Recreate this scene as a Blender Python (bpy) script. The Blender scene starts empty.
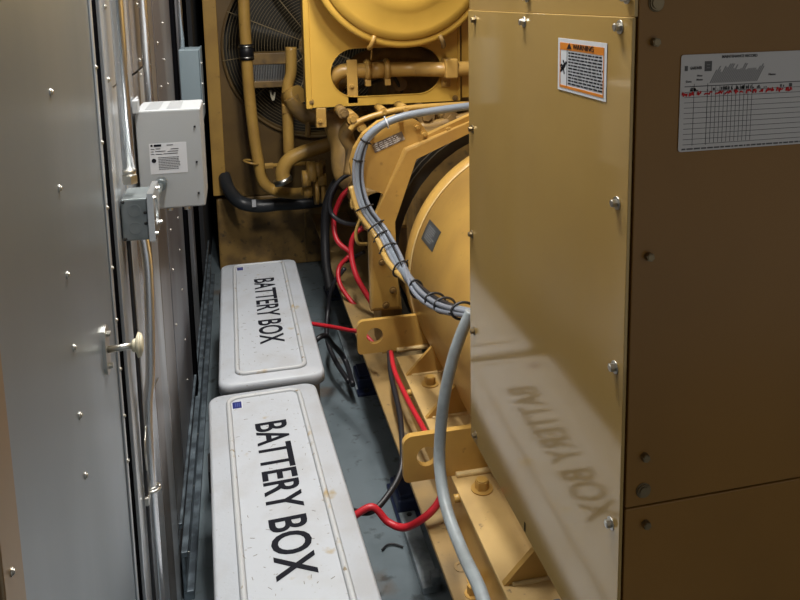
import bpy, bmesh, math, random
from mathutils import Vector, Matrix
random.seed(7)
S = bpy.context.scene; COL = S.collection
# ---------------------------------------------------------------- camera geometry
PPX, PPY, F = 405.0, 112.0, 758.0
CAM = Vector((0, 0, 1.5))
Yv = Vector((232-PPX, PPY, -F)).normalized()
Xv = Vector((3445, 182, -F)); Xv = (Xv - Yv*Xv.dot(Yv)).normalized()
Zv = Xv.cross(Yv)
R = Matrix((Xv, Yv, Zv))
def U(px, py, X=None, Y=None, Z=None):
    """world point on the plane X=, Y= or Z= measured from the photograph"""
    d = R @ Vector(((px-PPX)/F, -(py-PPY)/F, -1))
    i, v = (0, X) if X is not None else (1, Y) if Y is not None else (2, Z)
    t = (v-CAM[i])/d[i]
    return CAM + d*t
# ---------------------------------------------------------------- materials
def mat(name, col, rough=.5, metal=0, noise=None, coat=0, bump=0, bscale=60, scale=(1,1,1), spec=.5, ior=1.5, coatr=.1, emit=None, rnoise=0, tint=None):
    m = bpy.data.materials.new(name); m.use_nodes = True
    nt = m.node_tree; b = nt.nodes['Principled BSDF']
    b.inputs['Base Color'].default_value = (*col, 1)
    b.inputs['Roughness'].default_value = rough; b.inputs['Metallic'].default_value = metal
    b.inputs['Coat Weight'].default_value = coat; b.inputs['Coat Roughness'].default_value = coatr
    b.inputs['Specular IOR Level'].default_value = spec; b.inputs['IOR'].default_value = ior
    tc = nt.nodes.new('ShaderNodeTexCoord'); mp = nt.nodes.new('ShaderNodeMapping')
    mp.inputs['Scale'].default_value = scale
    nt.links.new(tc.outputs['Object'], mp.inputs['Vector'])
    if tint: b.inputs['Specular Tint'].default_value = (*tint, 1)
    if noise:
        prev = None
        for (sc, c2, lo, hi) in noise:
            n = nt.nodes.new('ShaderNodeTexNoise'); n.inputs['Scale'].default_value = sc; n.inputs['Detail'].default_value = 6
            nt.links.new(mp.outputs[0], n.inputs['Vector'])
            r = nt.nodes.new('ShaderNodeValToRGB'); r.color_ramp.elements[0].position = lo; r.color_ramp.elements[1].position = hi
            nt.links.new(n.outputs['Fac'], r.inputs['Fac'])
            mx = nt.nodes.new('ShaderNodeMix'); mx.data_type = 'RGBA'
            nt.links.new(r.outputs['Color'], mx.inputs['Factor'])
            if prev is None: mx.inputs['A'].default_value = (*col, 1)
            else: nt.links.new(prev, mx.inputs['A'])
            mx.inputs['B'].default_value = (*c2, 1); prev = mx.outputs['Result']
        nt.links.new(prev, b.inputs['Base Color'])
    if rnoise:
        n = nt.nodes.new('ShaderNodeTexNoise'); n.inputs['Scale'].default_value = 5; n.inputs['Detail'].default_value = 5
        nt.links.new(mp.outputs[0], n.inputs['Vector'])
        mr = nt.nodes.new('ShaderNodeMapRange'); mr.inputs['To Min'].default_value = max(0, rough-rnoise); mr.inputs['To Max'].default_value = rough+rnoise
        nt.links.new(n.outputs['Fac'], mr.inputs['Value']); nt.links.new(mr.outputs[0], b.inputs['Roughness'])
    if bump:
        n = nt.nodes.new('ShaderNodeTexNoise'); n.inputs['Scale'].default_value = bscale; n.inputs['Detail'].default_value = 4
        nt.links.new(mp.outputs[0], n.inputs['Vector'])
        bp = nt.nodes.new('ShaderNodeBump'); bp.inputs['Strength'].default_value = bump; bp.inputs['Distance'].default_value = .002
        nt.links.new(n.outputs['Fac'], bp.inputs['Height']); nt.links.new(bp.outputs[0], b.inputs['Normal'])
    if emit:
        b.inputs['Emission Color'].default_value = (*emit[0], 1); b.inputs['Emission Strength'].default_value = emit[1]
    return m
YEL = (.54, .325, .08)
M = dict(
 yellow = mat('yellow_paint', YEL, .34, noise=[(7, (.46,.27,.07), .42, .62), (38, (.30,.17,.05), .66, .78)], bump=.12, bscale=40),
 bright = mat('air_cleaner_paint', (.68, .41, .07), .36, noise=[(4, (.60,.36,.06), .4, .65)], bump=.05, bscale=25),
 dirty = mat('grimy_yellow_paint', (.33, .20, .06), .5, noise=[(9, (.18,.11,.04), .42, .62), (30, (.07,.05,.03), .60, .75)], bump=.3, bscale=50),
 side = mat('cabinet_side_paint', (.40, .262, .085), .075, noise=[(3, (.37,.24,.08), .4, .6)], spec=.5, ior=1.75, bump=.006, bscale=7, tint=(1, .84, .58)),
 front = mat('shaded_cabinet_paint', (.26, .13, .030), .28, noise=[(3, (.235,.118,.028), .4, .6)], spec=.22, bump=.02, bscale=8),  # cabinet yellow darkened: shade on the unlit front face put into the colour
 radshade = mat('shaded_radiator_paint', (.17, .10, .028), .5, noise=[(5, (.13,.075,.022), .42, .62), (30, (.08,.05,.025), .66, .78)], bump=.15),  # radiator yellow darkened in colour to stand for the dim far end
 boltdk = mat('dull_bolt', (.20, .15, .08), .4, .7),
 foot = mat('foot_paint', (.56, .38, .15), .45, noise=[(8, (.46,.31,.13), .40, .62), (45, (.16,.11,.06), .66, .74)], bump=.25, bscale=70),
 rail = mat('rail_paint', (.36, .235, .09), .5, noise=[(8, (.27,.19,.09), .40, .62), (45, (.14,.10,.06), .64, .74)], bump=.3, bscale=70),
 weld = mat('weld_bead', (.62, .45, .2), .45, bump=.8, bscale=120),
 steel = mat('brushed_stainless', (.29, .335, .37), .34, .65, noise=[(2.5, (.235,.275,.305), .4, .62)], scale=(1, 1, .25), bump=.03, bscale=6, rnoise=.08),
 steel2 = mat('bright_steel_trim', (.74, .78, .82), .30, .6, noise=[(5, (.45,.47,.49), .4, .6)], scale=(1,1,.3), rnoise=.06),
 warm = mat('tinted_wall_panel', (.46, .43, .41), .34, .9, noise=[(4, (.30,.27,.25), .4, .6)], scale=(1,1,.3), rnoise=.08),
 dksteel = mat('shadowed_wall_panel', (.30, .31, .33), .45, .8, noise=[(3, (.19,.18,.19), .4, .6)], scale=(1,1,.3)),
 galv = mat('galvanised_pipe', (.78, .80, .83), .26, .85),
 zinc = mat('zinc_fastener', (.55, .54, .50), .35, 1),
 black = mat('black_rubber', (.012, .012, .014), .45),
 void = mat('black_backing', (.004, .004, .005), .9, spec=0),
 white = mat('white_fibreglass_lid', (.49, .525, .575), .42, noise=[(120, (.26,.25,.23), .67, .73), (9, (.45,.47,.50), .48, .66), (14, (.40,.34,.24), .68, .76)], bump=.25, bscale=90),
 zscr = mat('scratch_grime', (.22, .21, .19), .6),
 ridge = mat('worn_lid_ridge', (.50, .52, .54), .45, noise=[(14, (.42,.32,.18), .62, .72), (70, (.25,.20,.13), .64, .70)], bump=.4, bscale=90),
 whitebody = mat('white_box_body', (.42, .43, .44), .5, noise=[(12, (.30,.29,.27), .5, .7)]),
 ink = mat('black_lettering', (.010, .011, .017), .7, spec=.12),
 blue = mat('blue_sticker', (.015, .025, .16), .35),
 palebl = mat('blue_sticker_print', (.10, .13, .34), .4),
 floor = mat('blue_grey_floor', (.17, .21, .235), .5, noise=[(6, (.13,.165,.185), .4, .62), (26, (.05,.06,.065), .60, .74), (3.6, (.13,.08,.045), .62, .74)], bump=.2, bscale=30),
 concrete = mat('grey_floor_strip', (.40, .46, .50), .6, noise=[(9, (.10,.12,.13), .4, .65)], bump=.2),
 dark = mat('dark_room_paint', (.020, .021, .024), .8),
 ceil = mat('ceiling_paint', (.35, .35, .35), .7),
 trimblue = mat('blue_grey_wall_skirting', (.20, .25, .29), .45, .4, noise=[(20, (.08,.10,.12), .4, .6), (9, (.16,.09,.04), .66, .74)]),
 charger = mat('light_grey_enamel', (.38, .40, .415), .4),
 chargerv = mat('vent_print_grey', (.24, .25, .26), .5),
 jbox = mat('galvanised_box', (.26, .29, .30), .42, .6, noise=[(25, (.20,.23,.24), .4, .6)]),
 jcover = mat('bright_cover_plate', (.75, .77, .78), .25, .9),
 greybox = mat('blue_grey_enamel', (.17, .22, .25), .45),
 ivory = mat('ivory_plastic', (.62, .57, .42), .4),
 conduit = mat('grey_conduit', (.19, .22, .26), .42, bump=.15, bscale=80),
 conduit2 = mat('light_grey_conduit', (.29, .33, .35), .40, noise=[(30, (.25,.28,.29), .45, .6)], bump=.1, bscale=90),
 grcable = mat('grey_cable', (.20, .22, .26), .4),
 red = mat('red_cable', (.52, .018, .03), .4),
 blk = mat('black_cable', (.018, .018, .022), .42),
 tan = mat('yellow_wire_loom', (.46, .29, .08), .45),
 paper = mat('record_paper', (.58, .55, .51), .8),
 papink = mat('printed_grey_ink', (.10, .095, .09), .8),
 hatch = mat('printed_hatching', (.22, .21, .20), .8),
 redink = mat('red_pen_ink', (.62, .02, .02), .7),
 label = mat('white_label', (.62, .64, .68), .4),
 orange = mat('orange_label', (.62, .20, .012), .4),
 plate = mat('engraved_nameplate', (.16, .14, .13), .4, .5, noise=[(60, (.42,.40,.38), .52, .6)]),
 plate2 = mat('blue_grey_nameplate', (.06, .075, .085), .4, .4),
 isol = mat('blue_isolator_paint', (.012, .02, .06), .5),
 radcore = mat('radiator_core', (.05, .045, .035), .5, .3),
 guardwire = mat('guard_wire', (.34, .26, .14), .5),
 fins = mat('lit_radiator_fins', (.5, .5, .48), .3, .8),
 brown = mat('bronze_door_edge', (.33, .24, .14), .35, .7),
 lampw = mat('lamp_diffuser', (.9, .9, .9), .5, emit=((1, .96, .9), 9)),
 lamph = mat('lamp_housing', (.6, .6, .6), .5),
 coil = mat('dark_hose', (.03, .034, .04), .4, bump=.3),
)
# ---------------------------------------------------------------- mesh helpers
class B:
    def __init__(s): s.bm = bmesh.new()
    def _add(s, vs, fs, smooth=False):
        v = [s.bm.verts.new(p) for p in vs]; out = []
        for f in fs:
            try:
                q = s.bm.faces.new([v[i] for i in f]); q.smooth = smooth; out.append(q)
            except ValueError: pass
        return v, out
    def box(s, x0, x1, y0, y1, z0, z1, bev=0):
        t = bmesh.new()
        r = bmesh.ops.create_cube(t, size=1)
        for v in t.verts:
            v.co = Vector(((x0+x1)/2+v.co.x*(x1-x0), (y0+y1)/2+v.co.y*(y1-y0), (z0+z1)/2+v.co.z*(z1-z0)))
        if bev: bmesh.ops.bevel(t, geom=t.edges[:], offset=bev, segments=2, affect='EDGES', profile=.5)
        s.merge(t); return s
    def merge(s, t, mtx=None):
        t.verts.index_update()
        vs = [(mtx @ v.co) if mtx else v.co.copy() for v in t.verts]
        nv = [s.bm.verts.new(p) for p in vs]
        for f in t.faces:
            try:
                q = s.bm.faces.new([nv[v.index] for v in f.verts]); q.smooth = f.smooth
            except ValueError: pass
        t.free(); return s
    def tube(s, pts, r, seg=12, cat=True, cap=True, sub=8, radf=None):
        pts = [Vector(p) for p in pts]
        if cat and len(pts) > 2:
            P = [pts[0]*2-pts[1]] + pts + [pts[-1]*2-pts[-2]]; o = []
            for i in range(1, len(P)-2):
                a, b, c, d = P[i-1:i+3]
                for k in range(sub):
                    t = k/sub
                    o.append(.5*((2*b)+(c-a)*t+(2*a-5*b+4*c-d)*t*t+(3*b-a-3*c+d)*t**3))
            o.append(pts[-1]); pts = o
        n = len(pts); rings = []
        tan = [(pts[min(i+1, n-1)]-pts[max(i-1, 0)]).normalized() for i in range(n)]
        u = tan[0].orthogonal().normalized()
        for i, p in enumerate(pts):
            u = (u - tan[i]*u.dot(tan[i])).normalized(); w = tan[i].cross(u)
            rr = radf(i/(n-1))*r if radf else r
            rings.append([s.bm.verts.new(p+(u*math.cos(2*math.pi*k/seg)+w*math.sin(2*math.pi*k/seg))*rr) for k in range(seg)])
        for a, b in zip(rings, rings[1:]):
            for k in range(seg):
                f = s.bm.faces.new((a[k], a[(k+1) % seg], b[(k+1) % seg], b[k])); f.smooth = True
        if cap:
            s.bm.faces.new(rings[0][::-1]); s.bm.faces.new(rings[-1])
        return s
    def cyl(s, a, b, r, seg=24, r2=None):
        a, b = Vector(a), Vector(b); r2 = r if r2 is None else r2
        t = (b-a).normalized(); u = t.orthogonal().normalized(); w = t.cross(u)
        A = [s.bm.verts.new(a+(u*math.cos(2*math.pi*k/seg)+w*math.sin(2*math.pi*k/seg))*r) for k in range(seg)]
        Bv = [s.bm.verts.new(b+(u*math.cos(2*math.pi*k/seg)+w*math.sin(2*math.pi*k/seg))*r2) for k in range(seg)]
        for k in range(seg):
            f = s.bm.faces.new((A[k], A[(k+1) % seg], Bv[(k+1) % seg], Bv[k])); f.smooth = seg > 8
        s.bm.faces.new(A[::-1]); s.bm.faces.new(Bv); return s
    def prism(s, poly, ax, a0, a1):
        """poly of 2-D points in the two other axes, extruded along axis ax"""
        def mk(p, a): q = list(p); q.insert(ax, a); return Vector(q)
        n = len(poly)
        s._add([mk(p, a0) for p in poly]+[mk(p, a1) for p in poly],
               [tuple(range(n))[::-1], tuple(range(n, 2*n))]+[(i, (i+1) % n, n+(i+1) % n, n+i) for i in range(n)]); return s
    def holed(s, outer, inner, ax, a0, a1, c=None, back=None, smooth=False):
        """plate with one opening; both outlines star-shaped about c"""
        if c is None: c = (sum(p[0] for p in inner)/len(inner), sum(p[1] for p in inner)/len(inner))
        angs = sorted(set(round(math.atan2(p[1]-c[1], p[0]-c[0]), 5) for p in outer+inner))
        def hit(poly, a):
            dx, dy = math.cos(a), math.sin(a); best = None
            for i in range(len(poly)):
                x1, y1 = poly[i][0]-c[0], poly[i][1]-c[1]; x2, y2 = poly[(i+1) % len(poly)][0]-c[0], poly[(i+1) % len(poly)][1]-c[1]
                ex, ey = x2-x1, y2-y1; den = dx*ey-dy*ex
                if abs(den) < 1e-12: continue
                t = (x1*ey-y1*ex)/den; q = (x1*dy-y1*dx)/den
                if t > 0 and -1e-4 <= q <= 1+1e-4 and (best is None or t > best): best = t
            return (c[0]+dx*best, c[1]+dy*best)
        def mk(p, a): q = list(p); q.insert(ax, a); return Vector(q)
        O = [hit(outer, a) for a in angs]; I = [hit(inner, a) for a in angs]; n = len(angs)
        a0i = a0 if back is None else back
        vs = [mk(p, a0) for p in O]+[mk(p, a0i) for p in I]+[mk(p, a1) for p in O]+[mk(p, a1) for p in I]
        fs = []
        for i in range(n):
            j = (i+1) % n
            fs += [(i, j, n+j, n+i), (2*n+j, 2*n+i, 3*n+i, 3*n+j), (j, i, 2*n+i, 2*n+j), (n+i, n+j, 3*n+j, 3*n+i)]
        s._add(vs, fs); return s
    def build(s, name, m, parent=None, local=False, smooth=False, kind=None):
        bmesh.ops.recalc_face_normals(s.bm, faces=s.bm.faces[:])
        xs = [v.co for v in s.bm.verts]
        lo = Vector([min(v[i] for v in xs) for i in range(3)]); hi = Vector([max(v[i] for v in xs) for i in range(3)])
        c = (lo+hi)/2
        if parent is None: c.z = lo.z
        for v in s.bm.verts: v.co -= c
        me = bpy.data.meshes.new(name); s.bm.to_mesh(me); s.bm.free()
        me.materials.append(m if not isinstance(m, str) else M[m])
        o = bpy.data.objects.new(name, me); COL.objects.link(o)
        o['w'] = list(c)
        if parent:
            o.parent = parent; o.location = c - Vector(parent['w'])
        else: o.location = c
        if kind: o['kind'] = kind
        return o
def tag(o, label=None, cat=None, group=None, kind=None):
    if label: o['label'] = label
    if cat: o['category'] = cat
    if group: o['group'] = group
    if kind: o['kind'] = kind
    return o
def thing(name, loc, label, cat, group=None, kind=None):
    o = bpy.data.objects.new(name, None); COL.objects.link(o); o.location = loc; o['w'] = list(loc)
    o.empty_display_size = .05
    return tag(o, label, cat, group, kind)
def circ(cx, cy, r, n=32, a0=0, a1=2*math.pi):
    return [(cx+r*math.cos(a0+(a1-a0)*k/n), cy+r*math.sin(a0+(a1-a0)*k/n)) for k in range(n)]
def rrect(x0, x1, y0, y1, r, n=6):
    o = []
    for cx, cy, a in ((x1-r, y1-r, 0), (x0+r, y1-r, 90), (x0+r, y0+r, 180), (x1-r, y0+r, 270)):
        for k in range(n+1):
            t = math.radians(a+90*k/n); o.append((cx+r*math.cos(t), cy+r*math.sin(t)))
    return o
def text(body, name, m, parent, origin, xdir, ydir, width, height, bold=0.0, lift=.0006, depth=.0):
    """lettering laid on a surface: origin = lower left corner, fitted to width x height"""
    cu = bpy.data.curves.new(name, 'FONT'); cu.body = body; cu.size = 1; cu.offset = bold; cu.fill_mode = 'FRONT'
    cu.resolution_u = 4
    t = bpy.data.objects.new(name, cu); COL.objects.link(t)
    bpy.context.view_layer.update()
    me = bpy.data.meshes.new_from_object(t.evaluated_get(bpy.context.evaluated_depsgraph_get()))
    bpy.data.objects.remove(t); bpy.data.curves.remove(cu)
    x0 = min(v.co.x for v in me.vertices); x1 = max(v.co.x for v in me.vertices)
    y0 = min(v.co.y for v in me.vertices); y1 = max(v.co.y for v in me.vertices)
    X, Y = Vector(xdir).normalized(), Vector(ydir).normalized(); N = X.cross(Y)
    bm = bmesh.new()
    vs = [bm.verts.new(Vector(origin)+X*((v.co.x-x0)/(x1-x0)*width)+Y*((v.co.y-y0)/(y1-y0)*height)+N*lift) for v in me.vertices]
    for p in me.polygons:
        try: bm.faces.new([vs[i] for i in p.vertices])
        except ValueError: pass
    bpy.data.meshes.remove(me)
    b = B(); b.bm.free(); b.bm = bm
    r = bmesh.ops.extrude_face_region(bm, geom=bm.faces[:])
    for v in r['geom']:
        if isinstance(v, bmesh.types.BMVert): v.co += N*.0004
    return b.build(name, m, parent)
class Sheet:
    """thin rectangles on a plane given by origin, x and y directions"""
    def __init__(s, o, xd, yd): s.o, s.x, s.y = Vector(o), Vector(xd).normalized(), Vector(yd).normalized(); s.n = s.x.cross(s.y); s.b = B()
    def p(s, u, v, h=0): return s.o+s.x*u+s.y*v+s.n*h
    def rect(s, u0, u1, v0, v1, h0=0, h1=.0006):
        c = [(u0, v0), (u1, v0), (u1, v1), (u0, v1)]; s.poly(c, h0, h1); return s
    def poly(s, c, h0=0, h1=.0006):
        n = len(c)
        s.b._add([s.p(u, v, h0) for u, v in c]+[s.p(u, v, h1) for u, v in c],
                 [tuple(range(n))[::-1], tuple(range(n, 2*n))]+[(i, (i+1) % n, n+(i+1) % n, n+i) for i in range(n)])
    def build(s, *a, **k): r = s.b.build(*a, **k); s.b = B(); return r
def bolt(p, n, r, parent, m='zinc', name='bolt', washer=True, h=None):
    p, n = Vector(p), Vector(n).normalized(); h = h or r*1.1
    b = B()
    if washer: b.cyl(p, p+n*r*.22, r*1.55, 20)
    b.cyl(p+n*(r*.22 if washer else 0), p+n*h, r, 6); b.cyl(p+n*h, p+n*(h+r*.12), r*.8, 16, r*.7)
    return b.build(name, m, parent)
def rivet(p, n, r, parent, m='zinc'):
    p, n = Vector(p), Vector(n).normalized(); b = B()
    b.cyl(p, p+n*r*.4, r, 12, r*.7); b.cyl(p+n*r*.4, p+n*r*.7, r*.7, 12, r*.25)
    return b.build('rivet', m, parent)

# ================================================================ the setting
XW = -.20
B().box(-.45, 3.2, -1.2, 5.4, -.1, 0).build('floor', 'floor', kind='structure')
B().box(-.45, -.26, -1.2, 5.4, 0, 2.6).build('wall_left', 'void', kind='structure')
B().box(-.45, 3.2, 5.4, 5.5, 0, 2.6).build('wall_back', 'dark', kind='structure')
B().box(3.2, 3.3, -1.2, 5.5, 0, 2.6).build('wall_right', 'dark', kind='structure')
B().box(-.45, 3.3, -1.2, 5.5, 2.6, 2.7).build('ceiling', 'ceil', kind='structure')
def wy(px, py=0): return U(px, py, X=XW).y
# near stainless door leaf
yg0, yg1 = wy(89), wy(96.2)
d = thing('door_1', (XW, .6, .012), None, None, kind='structure')
yb = U(18, 560, X=XW).y
B().box(-.235, XW, yb+.004, yg0, .012, 2.45, .002).build('door_leaf', 'steel', d)
B().box(-.235, XW+.004, yb-.05, yb, .012, 2.45, .002).build('door_edge_trim', 'brown', d)
B().box(-.235, XW, .10, yb-.054, .012, 2.45, .002).build('door_edge_trim', 'brown', d)
B().box(XW, XW+.003, yg0-.012, yg0, .012, 2.45, .001).build('door_edge_strip', 'steel2', d)
B().box(XW-.05, XW-.0015, yg0+.0005, yg1+.004, .012, 2.45).build('gap_shade_strip', 'void', d)  # black strip added to paint the shade in the gap past the door
yr = U(67, 275, X=XW).y
for y in (84, 180, 275, 362, 450, 534): rivet(U(50+(y-84)*.089, y, X=XW).copy() if False else (XW, yr, U(67, y, X=XW).z), (1, 0, 0), .005, d)
for y in (62, 137, 208, 279, 345, 412, 480, 550): rivet((XW+.003, yg0-.007, U(105, y, X=XW).z), (1, 0, 0), .004, d)
for y in (470,): rivet((XW+.004, yb-.03, U(0, 533, X=XW).z if False else 1.05), (1, 0, 0), .004, d)
kp = U(105, 350, X=XW)
fl = B(); fl.prism([(kp.y+p[0], kp.z+p[1]) for p in rrect(-.016, .016, -.036, .036, .015)], 0, XW, XW+.004)
pk = fl.build('knob_flange', 'zinc', d)
for dz in (-.024, .024): bolt((XW+.004, kp.y, kp.z+dz), (1, 0, 0), .0045, pk, washer=False)
kx = U(138, 343, Y=kp.y).x
B().cyl((XW+.004, kp.y, kp.z), (kx-.006, kp.y, kp.z+.002), .0048, 16).build('pull_rod', 'zinc', d)
kz = kp.z+.002
for (a0_, a1_, r0_, r1_) in ((-.008, -.003, .008, .010), (-.003, .000, .010, .018), (.000, .004, .018, .0165), (.004, .007, .0165, .008)):
    if a0_ == -.008: kb = B()
    kb.cyl((kx+a0_, kp.y, kz), (kx+a1_, kp.y, kz), r0_, 24, r1_)
kb.build('pull_knob', 'ivory', d)
# wall panels between the door and the radiator
def wpanel(p0, p1, dx, m, z0=.0, z1=2.45, name='panel'):
    return B().box(-.255, XW+dx, wy(p0), wy(p1), z0, z1, .0015)
wl = thing('wall_panelling', (XW, 1.9, 0), None, None, kind='structure')
wl.name = 'trim_1'
zs = U(107, 91, X=XW).z
for (p0, p1, dx, m, z0, z1) in (
    (96.4, 99.6, .004, 'steel2', 0, 2.45), (99.8, 104.6, .002, 'steel2', 0, 2.45),
    (104.8, 112, .000, 'steel2', zs, 2.45), (104.8, 112, -.002, 'steel2', 0, zs-.003),
    (112.2, 117.5, .004, 'warm', zs+.02, 2.45), (112.2, 117.5, .002, 'steel2', 0, zs+.015),
    (117.7, 126.5, .0, 'galv', 0, 2.45),
    (126.7, 133.5, .003, 'warm', U(130, 75, X=XW).z, 2.45), (126.7, 133.5, .001, 'warm', 0, U(130, 78, X=XW).z),
    (133.7, 141, .001, 'warm', U(137, 70, X=XW).z, 2.45), (133.7, 141, -.001, 'steel2', 0, U(137, 73, X=XW).z),
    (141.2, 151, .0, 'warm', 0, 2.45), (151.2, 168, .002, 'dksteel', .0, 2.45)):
    B().box(-.255, XW+dx, wy(p0), wy(p1), z0, z1, .0012).build('panel', m, wl)
for px, ys in ((101.5, (7, 80)), (134.5, (5, 60, 75)), (153.5, (43,)), (159.6, (23, 60)), (162, (84,)), (155, (87, 140, 230, 270, 325)), (163, (218, 250, 290, 340, 380))):
    for y in ys:
        q = U(px+(y*.06 if y > 100 else y*.05), y, X=XW); rivet((XW+.004, q.y, q.z), (1, 0, 0), .005, wl)
# posts and black opening at the far end of the wall
def strip(p0, p1, x1, m, z0=0, z1=2.45, name='post'):
    return B().box(-.255, x1, wy(p0), wy(p1), z0, z1, .003).build(name, m, wl)
strip(168.3, 170.5, XW+.012, 'void'); strip(170.7, 173.2, XW+.004, 'dksteel'); strip(173.5, 176.5, XW-.02, 'void'); strip(176.7, 178.5, XW+.006, 'dksteel')
strip(178.8, 190, XW-.02, 'void')
B().box(-.255, XW, wy(190.2), 5.38, 0, 2.45).build('post', 'dark', wl)
# skirting rails along the wall foot
sk = thing('baseboard_left', (XW, 2.2, 0), None, None, kind='structure')
for (x0, x1, z0, z1) in ((XW+.004, XW+.030, 0, .025), (XW+.004, XW+.013, .025, .12), (XW+.004, XW+.020, .12, .135), (XW+.004, XW+.012, .20, .215)):
    B().box(x0, x1, wy(140), 4.1, z0, z1, .002).build('skirting_rail', 'trimblue', sk)
for k in range(9): rivet((XW+.013, 1.6+.28*k, .07), (1, 0, 0), .005, sk)

# ================================================================ electrical fittings on the wall
def pipe_thing(name, label, cat, pts, r, m, group=None, seg=14, cat_=True, parts=None):
    o = B().tube(pts, r, seg, cat_).build(name, m); return tag(o, label, cat, group)
# conduit 1 from above down into the junction box
cy = U(121, 0, X=XW+.03)
jq0 = U(122, 205, Y=1.20)
YJ = 1.31
a = U(119.5, 0, Y=YJ); c1 = U(130, 182, Y=YJ)
t = thing('metal_conduit', (a.x, YJ, c1.z), 'bright galvanised steel conduit dropping into the top of the square junction box', 'conduit')
B().cyl((c1.x, YJ, c1.z), (c1.x, YJ, 2.45), .0105, 24).build('tube', 'galv', t)
b = B(); b.cyl((c1.x, YJ, c1.z-.002), (c1.x, YJ, c1.z+.012), .013, 6); b.cyl((c1.x, YJ, c1.z+.012), (c1.x, YJ, c1.z+.022), .011, 20); b.build('connector', 'zinc', t)
# junction box
jx0 = U(122, 210, Y=YJ).x; jx1 = U(148.5, 210, Y=YJ-.02).x; jz1 = U(135, 199, Y=YJ-.03).z; jz0 = U(135, 241, Y=YJ-.03).z
jb = thing('junction_box', (XW, YJ, jz0), 'square galvanised junction box with silver cover below the steel conduit', 'electrical box')
jx0 = max(XW+.004, jx0)
b = B(); b.box(XW+.004, jx1, YJ-.03, YJ+.055, jz0, jz1-.0, .003); b.build('box_body', 'jbox', jb)
for zc in (.3, .72):
    zz = jz0+(jz1-jz0)*zc; xx = (jx0+jx1)/2
    B().holed(circ(xx, zz, .011, 24), circ(xx, zz, .0095, 24), 1, YJ-.0306, YJ-.0302).build('knockout', 'jbox', jb)
for (u, v) in ((.1, .06), (.1, .94), (.9, .4), (.9, .66)):
    rivet((jx0+(jx1-jx0)*u, YJ-.03, jz0+(jz1-jz0)*v), (0, -1, 0), .003, jb, 'black')
cv = B().holed([(YJ-.034, jz0-.002), (YJ+.058, jz0-.002), (YJ+.058, jz1+.008), (YJ-.034, jz1+.008)], rrect(YJ-.008, YJ+.030, jz0+.016, jz1-.012, .008), 0, jx1, jx1+.010).build('cover_plate', 'jcover', jb)
B().box(jx1+.001, jx1+.005, YJ-.012, YJ+.034, jz0+.012, jz1-.008).build('cover_insert', 'jbox', jb)
for (y, z) in ((YJ-.022, jz0+.008), (YJ-.022, jz1-.002), (YJ+.046, jz0+.008), (YJ+.046, jz1-.002)): bolt((jx1+.010, y, z), (1, 0, 0), .0035, cv, washer=False)
# conduit elbow between the box and the charger
xr_ = U(160, 197, Y=1.47).x
o = B(); o.cyl((xr_, YJ+.056, jz1-.030), (xr_, 1.518, jz1-.030), .006, 20); o.cyl((xr_, 1.49, jz1-.030), (xr_, 1.518, jz1-.030), .011, 24); o = o.build('conduit_nipple', 'jbox')
tag(o, 'short metal conduit nipple joining the junction box to the grey charger cabinet', 'conduit')
# conduit 2, further back
c2 = U(145.5, 60, X=XW+.016)
o = B().cyl((XW+.018, c2.y, 1.29), (XW+.018, c2.y, 2.45), .009, 20).build('metal_conduit', 'galv')
tag(o, 'thin steel conduit on the wall rising behind the light grey charger cabinet', 'conduit')
# conduit 3, under the box towards the floor
pts = [U(148, 243, Y=YJ+.03), U(149.5, 300, Y=YJ+.03), U(152.5, 380, Y=YJ+.03)]
px_ = pts[0].x
pts = [(px_-.006, YJ+.02, jz0-.001), (px_-.002, YJ+.02, jz0-.08), (px_-.010, YJ+.02, jz0-.25), (px_-.022, YJ+.02, jz0-.4), (px_-.022, YJ+.02, .14)]
o = B().tube(pts, .0085, 16).build('metal_conduit', 'galv'); tag(o, 'galvanised conduit running from beneath the junction box down to the floor', 'conduit')
pts = [(px_-.026, YJ-.01, jz0-.001), (px_-.026, YJ-.01, jz0-.2), (px_-.028, YJ-.01, jz0-.5), (px_-.03, YJ-.01, .14)]
o = B().tube(pts, .0035, 10).build('cable', 'blk'); tag(o, 'thin black cable hanging down the wall from under the junction box', 'cable')
# clamp on conduit 3
cz = U(163, 443, X=XW+.02)
b = B(); b.box(XW+.004, XW+.012, YJ-.02, YJ+.06, cz.z-.008, cz.z+.008, .002); b.tube([(px_-.022+.013*math.cos(t_), YJ+.02+.013*math.sin(t_), cz.z) for t_ in [k*math.pi/8 for k in range(17)]], .003, 8, cat=False)
tag(b.build('conduit_clamp', 'zinc'), 'small zinc clamp strap holding the lower conduit to the wall', 'clamp')
o = B().tube([U(147, 470, X=XW+.012), U(145, 440, X=XW+.012), U(150, 400, X=XW+.012), U(158, 378, X=XW+.014)], .0016, 8).build('twisted_wire', 'zinc')
tag(o, 'thin bare wire end sticking out beside the lower wall conduit', 'wire')
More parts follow.
